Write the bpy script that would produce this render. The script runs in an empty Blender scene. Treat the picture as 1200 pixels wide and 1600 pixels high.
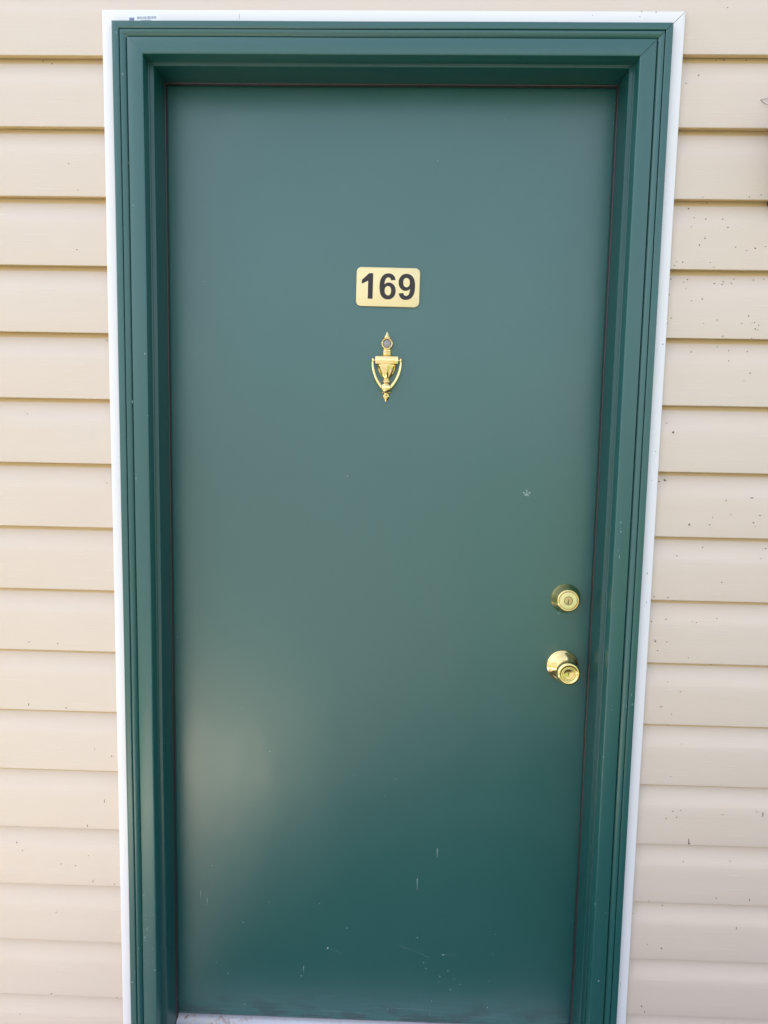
import bpy, bmesh, math, random
from mathutils import Vector, Matrix, noise as mnoise

# ------------------------------------------------------------------ camera, sky, sun, exposure
SC = bpy.context.scene
COL = SC.collection
cam_d = bpy.data.cameras.new('camera')
cam = bpy.data.objects.new('camera', cam_d)
COL.objects.link(cam)
cam.location = (0.0362, -1.3917, 1.3088)
cam.rotation_euler = (1.4744, -0.0189, 0.0253)
cam_d.sensor_fit = 'VERTICAL'
cam_d.sensor_height = 36.0
cam_d.lens = 1030.18 / 1600 * 36.0
cam_d.clip_start = 0.02
cam_d.clip_end = 2000
SC.camera = cam

SUN_ELEV = math.radians(55)
SUN_AZ = math.radians(-116)       # measured from straight out in front of the wall (-Y); negative = left
world = bpy.data.worlds.new('World')
SC.world = world
world.use_nodes = True
wn = world.node_tree
bg = wn.nodes['Background']
sky = wn.nodes.new('ShaderNodeTexSky')
sky.sky_type = 'NISHITA'
sky.sun_disc = False
sun_dir = Vector((math.sin(SUN_AZ) * math.cos(SUN_ELEV), -math.cos(SUN_AZ) * math.cos(SUN_ELEV), math.sin(SUN_ELEV)))  # towards the sun
sky.sun_elevation = SUN_ELEV
sky.sun_rotation = math.atan2(sun_dir.x, sun_dir.y)
sky.air_density = 1.0
sky.dust_density = 3.0
sky.ozone_density = 1.0
hsv = wn.nodes.new('ShaderNodeHueSaturation')      # a thin white overcast veil takes most of the blue out of the sky
hsv.inputs['Saturation'].default_value = 0.5
wn.links.new(sky.outputs[0], hsv.inputs['Color'])
wn.links.new(hsv.outputs[0], bg.inputs['Color'])
bg.inputs['Strength'].default_value = 0.09

sun_d = bpy.data.lights.new('sun', 'SUN')
sun_d.energy = 5.0
sun_d.angle = math.radians(0.6)
sun_d.color = (1.0, 0.93, 0.82)
sun = bpy.data.objects.new('sun', sun_d)
COL.objects.link(sun)
sun.rotation_euler = (-sun_dir).to_track_quat('-Z', 'Y').to_euler()

SC.view_settings.view_transform = 'Standard'
SC.view_settings.look = 'None'
SC.view_settings.gamma = 1.0
SC.view_settings.use_curve_mapping = False
SC.view_settings.exposure = 2.37
SC.render.resolution_x, SC.render.resolution_y = 768, 1024

rng = random.Random(169)
PI = math.pi

# ------------------------------------------------------------------ helpers
def link(name, me, mats, parent=None):
    o = bpy.data.objects.new(name, me)
    COL.objects.link(o)
    for m in (mats if isinstance(mats, (list, tuple)) else [mats]):
        if m is not None and len(me.materials) < 8:
            me.materials.append(m)
    if parent is not None:
        o.parent = parent
    return o

def thing(name, label, cat, group=None):
    o = bpy.data.objects.new(name, None)
    o.empty_display_size = 0.1
    COL.objects.link(o)
    o['label'] = label
    o['category'] = cat
    o['kind'] = 'thing'
    if group:
        o['group'] = group
    return o

def mesh_from(name, verts, faces, smooth=False):
    me = bpy.data.meshes.new(name)
    me.from_pydata(verts, [], faces)
    bm = bmesh.new(); bm.from_mesh(me)
    bmesh.ops.recalc_face_normals(bm, faces=bm.faces)
    bm.to_mesh(me); bm.free()
    if smooth:
        me.polygons.foreach_set('use_smooth', [True] * len(me.polygons))
    me.update()
    return me

def box_mesh(name, x0, x1, y0, y1, z0, z1, bevel=0.0, seg=2):
    bm = bmesh.new()
    bmesh.ops.create_cube(bm, size=1)
    for v in bm.verts:
        v.co = Vector(((x0 + x1) / 2 + v.co.x * (x1 - x0), (y0 + y1) / 2 + v.co.y * (y1 - y0), (z0 + z1) / 2 + v.co.z * (z1 - z0)))
    if bevel:
        bmesh.ops.bevel(bm, geom=bm.edges[:], offset=bevel, segments=seg, affect='EDGES', profile=0.5)
    me = bpy.data.meshes.new(name)
    bm.to_mesh(me); bm.free()
    return me

def join_bm(*meshes, name='mesh'):
    bm = bmesh.new()
    for m in meshes:
        bm.from_mesh(m)
    me = bpy.data.meshes.new(name)
    bm.to_mesh(me); bm.free()
    return me

def lathe_y(name, prof, cx, cz, seg=56, y0=0.0, cap=True):
    """revolve (radius, height-out-of-the-door) about the axis that points at the viewer (-Y)"""
    vs, fs = [], []
    for r, h in prof:
        for k in range(seg):
            a = 2 * PI * k / seg
            vs.append((cx + r * math.cos(a), y0 - h, cz + r * math.sin(a)))
    for i in range(len(prof) - 1):
        for k in range(seg):
            fs.append((i * seg + k, i * seg + (k + 1) % seg, (i + 1) * seg + (k + 1) % seg, (i + 1) * seg + k))
    if cap:
        n = len(prof) - 1
        fs.append(tuple(n * seg + k for k in range(seg)))
        fs.append(tuple(k for k in range(seg)))
    return mesh_from(name, vs, fs, True)

def lathe_z(name, prof, cx, cz, flat=0.6, seg=40, flute=None, cy=0.0):
    """revolve (z, radius) about a vertical axis lying in the door's face, flattened in depth"""
    vs, fs = [], []
    for z, r in prof:
        for k in range(seg):
            a = 2 * PI * k / seg
            rr = r
            if flute and flute[0] <= z <= flute[1]:
                t = math.sin(PI * (z - flute[0]) / (flute[1] - flute[0])) ** 0.5
                rr = r * (1 - 0.13 * t * (0.5 + 0.5 * math.cos(10 * a + PI / 2 * 0)))
            vs.append((cx + rr * math.cos(a), cy - rr * math.sin(a) * flat, cz + z))
    for i in range(len(prof) - 1):
        for k in range(seg):
            fs.append((i * seg + k, i * seg + (k + 1) % seg, (i + 1) * seg + (k + 1) % seg, (i + 1) * seg + k))
    fs.append(tuple(range(seg)))
    n = len(prof) - 1
    fs.append(tuple(n * seg + k for k in range(seg)))
    return mesh_from(name, vs, fs, True)

def tube_mesh(name, pts, radii, flat=1.0, seg=14):
    pts = [Vector(p) for p in pts]
    vs, fs = [], []
    for i, p in enumerate(pts):
        t = (pts[min(i + 1, len(pts) - 1)] - pts[max(i - 1, 0)]).normalized()
        side = t.cross(Vector((0, 1, 0)))
        if side.length < 1e-4:
            side = Vector((1, 0, 0))
        side.normalize()
        up = side.cross(t).normalized()
        for k in range(seg):
            a = 2 * PI * k / seg
            vs.append(tuple(p + side * math.cos(a) * radii[i] + up * math.sin(a) * radii[i] * flat))
    for i in range(len(pts) - 1):
        for k in range(seg):
            fs.append((i * seg + k, i * seg + (k + 1) % seg, (i + 1) * seg + (k + 1) % seg, (i + 1) * seg + k))
    fs.append(tuple(range(seg)))
    fs.append(tuple((len(pts) - 1) * seg + k for k in range(seg)))
    return mesh_from(name, vs, fs, True)

def smooth_path(pts, n=6):
    out = []
    P = [Vector(p) for p in pts]
    for i in range(len(P) - 1):
        p0, p1, p2, p3 = P[max(i - 1, 0)], P[i], P[i + 1], P[min(i + 2, len(P) - 1)]
        for k in range(n):
            t = k / n
            out.append(0.5 * ((2 * p1) + (p2 - p0) * t + (2 * p0 - 5 * p1 + 4 * p2 - p3) * t * t + (3 * p1 - p0 - 3 * p2 + p3) * t ** 3))
    out.append(P[-1])
    return out

def auto_smooth(o, deg=35):
    me = o.data
    bm = bmesh.new(); bm.from_mesh(me)
    lim = math.radians(deg)
    for f in bm.faces:
        f.smooth = True
    for e in bm.edges:
        if len(e.link_faces) == 2 and e.calc_face_angle(0) > lim:
            e.smooth = False
    bm.to_mesh(me); bm.free()
    return o

# ------------------------------------------------------------------ materials
def mat_base(name, color, rough, metal=0.0, ior=1.5):
    m = bpy.data.materials.new(name)
    m.use_nodes = True
    b = m.node_tree.nodes['Principled BSDF']
    b.inputs['Base Color'].default_value = (*color, 1)
    b.inputs['Roughness'].default_value = rough
    b.inputs['Metallic'].default_value = metal
    b.inputs['IOR'].default_value = ior
    return m, m.node_tree, b

def nd(t, typ, **kw):
    n = t.nodes.new(typ)
    for k, v in kw.items():
        setattr(n, k, v)
    return n

def coords(t, scale=(1, 1, 1), loc=(0, 0, 0)):
    tc = nd(t, 'ShaderNodeTexCoord')
    mp = nd(t, 'ShaderNodeMapping')
    mp.inputs['Scale'].default_value = scale
    mp.inputs['Location'].default_value = loc
    t.links.new(tc.outputs['Object'], mp.inputs['Vector'])
    return mp.outputs[0]

def tex_noise(t, vec, scale, detail=3, rough=0.55):
    n = nd(t, 'ShaderNodeTexNoise')
    n.inputs['Scale'].default_value = scale
    n.inputs['Detail'].default_value = detail
    n.inputs['Roughness'].default_value = rough
    t.links.new(vec, n.inputs['Vector'])
    return n.outputs['Fac']

def ramp(t, fac, stops):
    r = nd(t, 'ShaderNodeValToRGB')
    while len(r.color_ramp.elements) < len(stops):
        r.color_ramp.elements.new(0.5)
    for e, (p, c) in zip(r.color_ramp.elements, stops):
        e.position = p
        e.color = (*c, 1) if len(c) == 3 else c
    t.links.new(fac, r.inputs[0])
    return r.outputs[0]

def mixc(t, fac, a, b, mode='MIX'):
    m = nd(t, 'ShaderNodeMix', data_type='RGBA', blend_type=mode)
    for s, v in ((0, fac), (6, a), (7, b)):
        if hasattr(v, 'is_linked'):
            t.links.new(v, m.inputs[s])
        else:
            m.inputs[s].default_value = v if s == 0 else (*v, 1)
    return m.outputs[2]

def bump(t, b, height, strength, dist=0.001, normal=None):
    n = nd(t, 'ShaderNodeBump')
    n.inputs['Strength'].default_value = strength
    n.inputs['Distance'].default_value = dist
    t.links.new(height, n.inputs['Height'])
    if normal is not None:
        t.links.new(normal, n.inputs['Normal'])
    t.links.new(n.outputs[0], b.inputs['Normal'])
    return n.outputs[0]

GREEN = (0.009, 0.089, 0.083)

def green_paint(name, rough, brush_axis=None, wear=0.0, ior=1.72, GREEN=GREEN):
    m, t, b = mat_base(name, GREEN, rough, 0.0, ior)
    b.inputs['Specular Tint'].default_value = (0.96, 1.0, 0.98, 1)
    v = coords(t)
    n1 = tex_noise(t, v, 2.2, 4)
    c = mixc(t, n1, tuple(x * 0.93 for x in GREEN), tuple(x * 1.08 for x in GREEN))
    if wear:
        v2 = coords(t, (1, 1, 1), (3, 1, 7))
        w = ramp(t, tex_noise(t, v2, 14, 5, 0.7), [(0.66, (0, 0, 0)), (0.76, (1, 1, 1))])
        k = nd(t, 'ShaderNodeMath', operation='MULTIPLY'); k.inputs[1].default_value = wear
        t.links.new(w, k.inputs[0])
        c = mixc(t, k.outputs[0], c, (0.05, 0.12, 0.115))
    t.links.new(c, b.inputs['Base Color'])
    if not brush_axis:                     # scuffed foot of the door: dull smears and pale rub lines low down
        sx = nd(t, 'ShaderNodeSeparateXYZ'); t.links.new(v, sx.inputs[0])
        low = nd(t, 'ShaderNodeMapRange'); low.inputs['From Min'].default_value = 0.07; low.inputs['From Max'].default_value = 0.004
        t.links.new(sx.outputs[2], low.inputs['Value'])
        dk = ramp(t, tex_noise(t, coords(t, (1, 1, 2.4), (2.13, 0, 0.4)), 13, 3, 0.5), [(0.48, (0, 0, 0)), (0.56, (1, 1, 1))])
        pl = ramp(t, tex_noise(t, coords(t, (6, 1, 300), (1, 0, 2)), 1, 3, 0.6), [(0.54, (0, 0, 0)), (0.72, (1, 1, 1))])
        for mask, amt, colr in ((dk, 0.85, (0.004, 0.035, 0.037)), (pl, 0.75, (0.10, 0.20, 0.21))):
            m1 = nd(t, 'ShaderNodeMath', operation='MULTIPLY'); t.links.new(mask, m1.inputs[0]); t.links.new(low.outputs[0], m1.inputs[1])
            m2 = nd(t, 'ShaderNodeMath', operation='MULTIPLY'); t.links.new(m1.outputs[0], m2.inputs[0]); m2.inputs[1].default_value = amt
            c = mixc(t, m2.outputs[0], c, colr)
        t.links.new(c, b.inputs['Base Color'])
    rr = nd(t, 'ShaderNodeMapRange')
    rr.inputs['To Min'].default_value = rough - 0.07
    rr.inputs['To Max'].default_value = rough + 0.07
    t.links.new(tex_noise(t, v, 5, 4), rr.inputs['Value'])
    t.links.new(rr.outputs[0], b.inputs['Roughness'])
    sc = {'z': (260, 260, 3), 'x': (3, 260, 260), None: (1, 1, 1)}[brush_axis]
    vb = coords(t, sc)
    h = tex_noise(t, vb, 1.0 if brush_axis else 420, 3)
    if brush_axis:
        bump(t, b, h, 0.20, 0.0008)
    else:
        first = bump(t, b, tex_noise(t, coords(t, (1, 1, 0.6)), 7, 2, 0.4), 0.5, 0.004)
        bump(t, b, h, 0.22, 0.0004, first)
    return m

M_door = green_paint('green_door_paint', 0.345, None, 0.0, 1.9)
FRAME_GREEN = (0.008, 0.086, 0.083)
M_frame_v = green_paint('green_wood_paint_upright', 0.36, 'z', 0.3, 1.75, FRAME_GREEN)
JAMB_SHADED_GREEN = (0.005, 0.064, 0.063)      # the leaf's green darkened, so recess shade is put into the colour
M_jamb_v = green_paint('green_jamb_shaded_upright', 0.34, 'z', 0.2, 1.62, JAMB_SHADED_GREEN)
M_jamb_h = green_paint('green_jamb_shaded_level', 0.34, 'x', 0.2, 1.62, JAMB_SHADED_GREEN)
M_frame_h = green_paint('green_wood_paint_level', 0.36, 'x', 0.2, 1.75, FRAME_GREEN)

def siding_mat(name, ca, cb, cc, cd, streak):
    m, t, b = mat_base(name, ca, 0.48)
    v = coords(t)
    n1 = tex_noise(t, v, 1.6, 4)
    c = mixc(t, n1, ca, cb)
    # rain washed, slightly chalked patches
    c = mixc(t, ramp(t, tex_noise(t, coords(t, (2.5, 1, 9)), 1.0, 5, 0.65), [(0.45, (0, 0, 0)), (0.8, (0.35, 0.35, 0.35))]), c, cc)
    grain = tex_noise(t, coords(t, (9, 1, 330)), 1.0, 2, 0.5)
    fine = ramp(t, tex_noise(t, coords(t, (14, 1, 420), (2, 0, 5)), 1.0, 1, 0.4), [(0.66, (0, 0, 0)), (0.72, (1, 1, 1))])
    patch = ramp(t, tex_noise(t, coords(t, (5, 1, 8), (7, 0, 2)), 1.0, 2), [(0.42, (0, 0, 0)), (0.6, (1, 1, 1))])
    k = nd(t, 'ShaderNodeMath', operation='MULTIPLY')
    t.links.new(fine, k.inputs[0]); t.links.new(patch, k.inputs[1])
    k2 = nd(t, 'ShaderNodeMath', operation='MULTIPLY'); k2.inputs[1].default_value = streak
    t.links.new(k.outputs[0], k2.inputs[0])
    c = mixc(t, k2.outputs[0], c, cd)
    t.links.new(c, b.inputs['Base Color'])
    hsum = nd(t, 'ShaderNodeMath', operation='MULTIPLY_ADD')
    t.links.new(grain, hsum.inputs[0]); hsum.inputs[1].default_value = 0.8
    t.links.new(k.outputs[0], hsum.inputs[2])
    bump(t, b, hsum.outputs[0], 0.45, 0.0008)
    return m
# sun-bleached, chalky vinyl on the weathered faces; the golden tan it was moulded in survives where the laps have kept it covered
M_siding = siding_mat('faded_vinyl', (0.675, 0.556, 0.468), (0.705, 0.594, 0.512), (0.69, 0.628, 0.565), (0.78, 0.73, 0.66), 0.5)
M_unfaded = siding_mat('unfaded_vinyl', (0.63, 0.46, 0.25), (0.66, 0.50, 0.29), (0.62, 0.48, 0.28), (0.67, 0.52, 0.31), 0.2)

def white_vinyl():
    m, t, b = mat_base('white_vinyl', (0.80, 0.80, 0.81), 0.42)
    c = mixc(t, tex_noise(t, coords(t, (3, 3, 1.5)), 2, 5, 0.6), (0.80, 0.785, 0.82), (0.84, 0.825, 0.855))
    t.links.new(c, b.inputs['Base Color'])
    bump(t, b, tex_noise(t, coords(t), 60, 2), 0.05, 0.001)
    return m
M_white = white_vinyl()

def brass(name, rough, color=(0.94, 0.73, 0.33), mottled=0.0):
    m, t, b = mat_base(name, color, rough, 1.0)
    v = coords(t)
    c = mixc(t, tex_noise(t, v, 70, 4, 0.6), tuple(x * 0.9 for x in color), tuple(min(1, x * 1.06) for x in color))
    if mottled:
        w = ramp(t, tex_noise(t, coords(t, (1, 1, 1), (4, 2, 1)), 160, 4, 0.7), [(0.60, (0, 0, 0)), (0.72, (1, 1, 1))])
        k = nd(t, 'ShaderNodeMath', operation='MULTIPLY'); k.inputs[1].default_value = mottled
        t.links.new(w, k.inputs[0])
        c = mixc(t, k.outputs[0], c, (0.45, 0.25, 0.09))
    t.links.new(c, b.inputs['Base Color'])
    bump(t, b, tex_noise(t, v, 90, 2), 0.12, 0.0008)
    return m
M_brass = brass('polished_brass', 0.10, mottled=0.25)
M_brass_worn = brass('worn_brass', 0.13, (0.90, 0.71, 0.34), 0.55)
M_brass_face = brass('satin_brass', 0.33, (0.97, 0.84, 0.50))
M_dark, _, _ = mat_base('dark_slot', (0.012, 0.010, 0.008), 0.6)

def plate_mat():
    m, t, b = mat_base('brushed_gold_plate', (0.83, 0.70, 0.34), 0.42, 0.35)
    g = tex_noise(t, coords(t, (30, 1, 900)), 1.0, 3)
    c = mixc(t, g, (0.82, 0.66, 0.33), (0.92, 0.78, 0.46))
    t.links.new(c, b.inputs['Base Color'])
    bump(t, b, g, 0.06, 0.0003)
    return m
M_plate = plate_mat()
M_digit, _, _ = mat_base('dark_plum_print', (0.022, 0.014, 0.018), 0.45)
M_glass, _, gb = mat_base('lens_glass', (0.34, 0.32, 0.34), 0.10, 0.5)
_t = M_glass.node_tree
bump(_t, gb, tex_noise(_t, coords(_t), 520, 2, 0.6), 0.9, 0.002)
M_seal, st, sb = mat_base('weatherstrip_vinyl', (0.030, 0.019, 0.025), 0.34)
M_chip, _, _ = mat_base('pale_chip', (0.27, 0.37, 0.36), 0.7)
M_scuff, _, _ = mat_base('pale_scuff', (0.07, 0.15, 0.15), 0.6)
M_smear, _, _ = mat_base('dark_smear', (0.006, 0.050, 0.050), 0.5)
M_speck, _, _ = mat_base('dark_fly_speck', (0.13, 0.10, 0.075), 0.8)
M_ink, _, _ = mat_base('blue_grey_ink', (0.20, 0.23, 0.38), 0.6)
M_paper, _, _ = mat_base('sticker_paper', (0.84, 0.86, 0.86), 0.5)
M_web, _, _ = mat_base('grey_web', (0.25, 0.24, 0.22), 0.8)
M_black, _, _ = mat_base('black_lamp_metal', (0.02, 0.02, 0.02), 0.4)
M_lampglass, _, lb = mat_base('frosted_lamp_glass', (0.75, 0.74, 0.70), 0.3)

def threshold_mat():
    m, t, b = mat_base('worn_threshold_paint', (0.62, 0.61, 0.66), 0.45)
    n = tex_noise(t, coords(t, (1, 1, 1), (1.3, 0, 0)), 38, 6, 0.7)
    c = ramp(t, n, [(0.0, (0.16, 0.07, 0.06)), (0.40, (0.30, 0.17, 0.14)), (0.44, (0.60, 0.56, 0.52)), (0.52, (0.56, 0.55, 0.60)), (1.0, (0.60, 0.59, 0.64))])
    v = coords(t)
    sx = nd(t, 'ShaderNodeSeparateXYZ'); t.links.new(v, sx.inputs[0])
    wear = nd(t, 'ShaderNodeMapRange')          # bare and rusty at the hinge corner only
    wear.inputs['From Min'].default_value = -0.45; wear.inputs['From Max'].default_value = -0.24
    wear.inputs['To Min'].default_value = 1.0; wear.inputs['To Max'].default_value = 0.15
    t.links.new(sx.outputs[0], wear.inputs['Value'])
    c2 = mixc(t, wear.outputs[0], (0.58, 0.57, 0.63), c)
    t.links.new(c2, b.inputs['Base Color'])
    bump(t, b, n, 0.3, 0.001)
    return m
M_thresh = threshold_mat()

def concrete_mat(name, a, bcol, sc):
    m, t, b = mat_base(name, a, 0.85)
    c = mixc(t, tex_noise(t, coords(t), sc, 8, 0.65), a, bcol)
    t.links.new(c, b.inputs['Base Color'])
    bump(t, b, tex_noise(t, coords(t), 90, 4), 0.3, 0.003)
    return m
M_conc = concrete_mat('concrete', (0.70, 0.615, 0.51), (0.78, 0.69, 0.58), 6)
M_ground = concrete_mat('pale_asphalt', (0.09, 0.09, 0.088), (0.12, 0.12, 0.117), 3)
M_dkconc = concrete_mat('old_concrete', (0.07, 0.066, 0.062), (0.10, 0.094, 0.088), 6)
M_lawn = concrete_mat('mown_grass', (0.045, 0.075, 0.025), (0.075, 0.105, 0.04), 9)
M_mulch = concrete_mat('dark_mulch', (0.030, 0.020, 0.013), (0.065, 0.045, 0.030), 30)
M_soffit, _, _ = mat_base('white_soffit', (0.72, 0.70, 0.66), 0.6)

# ------------------------------------------------------------------ unseen ground; its layout and tones shape the door's reflections
g = link('parking_lot', mesh_from('parking_lot', [(-400, -400, -0.18), (400, -400, -0.18), (400, 400, -0.18), (-400, 400, -0.18)], [(0, 1, 2, 3)]), M_ground)
g['kind'] = 'structure'
w = link('concrete_walkway', box_mesh('concrete_walkway', -1.25, -0.452, -1.58, -0.02, -0.30, -0.06, 0.006), M_conc)
w['kind'] = 'structure'
w = link('landing', box_mesh('landing', -0.448, 9, -2.0, -0.02, -0.30, -0.06, 0.006), M_dkconc)
w['kind'] = 'structure'
w = link('added_lawn', mesh_from('added_lawn', [(0.75, -2.21, -0.172), (14, -2.21, -0.172), (14, -30, -0.172), (5.5, -30, -0.172)], [(0, 1, 2, 3)]), M_lawn)  # added dark grass, dims the reflection on the door's right side
w['kind'] = 'structure'
w = link('added_lawn', mesh_from('added_lawn', [(-9, -2.2, -0.075), (-1.255, -2.2, -0.075), (-1.255, -0.02, -0.075), (-9, -0.02, -0.075)], [(0, 1, 2, 3)]), M_lawn)  # added grass, cuts the warm bounce onto the left siding
w['kind'] = 'structure'
w = link('added_dark_bed', box_mesh('added_dark_bed', 0.42, 3.2, -2.15, -0.42, -0.2, -0.045, 0.015), M_mulch)  # invented dark bed, darkens the reflection at the door's lower right
w['kind'] = 'structure'

# ------------------------------------------------------------------ siding
PITCH = 0.1288
LEFT_END, WALL_H = -2.62, 5.4                    # unseen left corner and height, set to place the sun's edge on the ground
ZL0, ZR0 = 2.0396, 2.0464           # butt line of the first course seen below the top of the picture, left and right
Y_BUTT, Y_TOP = -0.0795, -0.0660
H_BREAK = 0.083

def course_prof():
    """(y, height above butt) from the tucked-under back, round the butt, up to the course above"""
    return [(-0.0590, 0.0115), (-0.0644, 0.0110), (-0.0650, 0.0022), (-0.0657, 0.0014), (-0.0790, 0.0), (-0.0797, 0.0008), (-0.0799, 0.0022), (-0.0797, 0.030),
            (-0.0794, 0.060), (-0.0790, 0.0775), (-0.0778, 0.0845), (-0.0760, 0.0905), (-0.0702, 0.1090), (-0.0662, 0.1206), (-0.0620, PITCH + 0.0040), (-0.0605, PITCH + 0.014), (-0.0590, PITCH + 0.014)]

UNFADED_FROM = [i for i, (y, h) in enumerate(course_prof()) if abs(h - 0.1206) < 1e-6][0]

def course_y(h):
    P = course_prof()[5:15]
    for (ya, ha), (yb, hb) in zip(P, P[1:]):
        if ha <= h <= hb:
            return ya + (yb - ya) * (h - ha) / max(1e-6, hb - ha)
    return -0.0797

def siding_panel(x0, x1, z, parent, seed):
    P = course_prof()
    n = max(2, int(abs(x1 - x0) / 0.10))
    vs, fs = [], []
    r = random.Random(seed)
    ph, am = r.uniform(0, 9), r.uniform(0.0003, 0.0009)
    tilt = r.uniform(-0.0007, 0.0007)
    for i in range(n + 1):
        x = x0 + (x1 - x0) * i / n
        wob = am * mnoise.noise((x * 1.7 + ph, seed * 3.1, 0))
        sag = am * 1.2 * mnoise.noise((x * 1.3 + ph, seed * 1.7, 5))
        for (y, h) in P:
            vs.append((x, y + wob + tilt * (h / PITCH), z + h + sag))
    m = len(P)
    for i in range(n):
        for k in range(m - 1):
            fs.append((i * m + k, (i + 1) * m + k, (i + 1) * m + k + 1, i * m + k + 1))
    me = mesh_from('siding_panel', vs, fs)
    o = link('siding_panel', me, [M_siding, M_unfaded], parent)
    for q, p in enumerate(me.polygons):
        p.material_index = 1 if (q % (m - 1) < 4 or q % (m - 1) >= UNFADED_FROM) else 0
    return auto_smooth(o, 30)

wall = thing('siding_wall', 'tan vinyl lap siding wall around the green door', 'wall')
for i in range(-5, 18):
    siding_panel(LEFT_END, -0.527 if i != -1 + 1 else -0.527, ZL0 - i * PITCH, wall, 10 + i)
    siding_panel(0.527, 7.0, ZR0 - i * PITCH, wall, 60 + i)
# above the head of the door: the strip of the course that the trim cuts into, then whole courses
def over_door(i, cut):
    P = [(y, h) for (y, h) in course_prof()]
    z = ZL0 - i * PITCH
    if cut is not None:
        hc = cut - z
        P = [(y, h) for (y, h) in P if h > hc]
        P = [(-0.060, hc), (course_y(hc), hc)] + P
    vs, fs = [], []
    m = len(P)
    for k, x in enumerate((-0.527, 0.527)):
        lift = (ZR0 - ZL0) * k
        for (y, h) in P:
            vs.append((x, y, z + h + lift))
    for k in range(m - 1):
        fs.append((k, m + k, m + k + 1, k + 1))
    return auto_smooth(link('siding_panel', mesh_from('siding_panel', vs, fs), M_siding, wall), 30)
over_door(0, 2.102)
for i in range(-5, 0):
    over_door(i, None)
# sheathing behind, with the door opening left out
sh = join_bm(box_mesh('a', LEFT_END, -0.50, -0.058, 0.09, -0.25, 2.72), box_mesh('b', 0.50, 7.0, -0.058, 0.09, -0.25, 2.72), box_mesh('c', -0.4995, 0.4995, -0.058, 0.09, 2.075, 2.72), name='sheathing')
link('sheathing', sh, M_siding, wall)
# unseen building mass above and behind, added to keep the sun off the wall
link('unseen_upper_wall', box_mesh('unseen_upper_wall', LEFT_END, 7, -0.074, 0.09, 2.70, WALL_H), M_siding, wall)
link('unseen_end_wall', box_mesh('unseen_end_wall', LEFT_END - 0.002, LEFT_END + 0.10, 0.092, 8.0, -0.25, WALL_H), M_siding, wall)
unseen_eave = join_bm(box_mesh('a', LEFT_END - 0.2, 7, -0.38, 0.05, WALL_H + 0.002, WALL_H + 0.03), box_mesh('b', LEFT_END - 0.2, 7, -0.41, -0.381, WALL_H - 0.05, WALL_H + 0.16), name='unseen_eave')
link('unseen_eave', unseen_eave, M_soffit, wall)
rf = mesh_from('unseen_roof', [(LEFT_END - 0.2, -0.41, WALL_H + 0.162), (7, -0.41, WALL_H + 0.162), (7, 4.0, WALL_H + 1.8), (LEFT_END - 0.2, 4.0, WALL_H + 1.8), (LEFT_END - 0.2, 8.4, WALL_H + 0.16), (7, 8.4, WALL_H + 0.16)], [(0, 1, 2, 3), (3, 2, 5, 4)])
link('unseen_roof', rf, M_soffit, wall)

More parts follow.
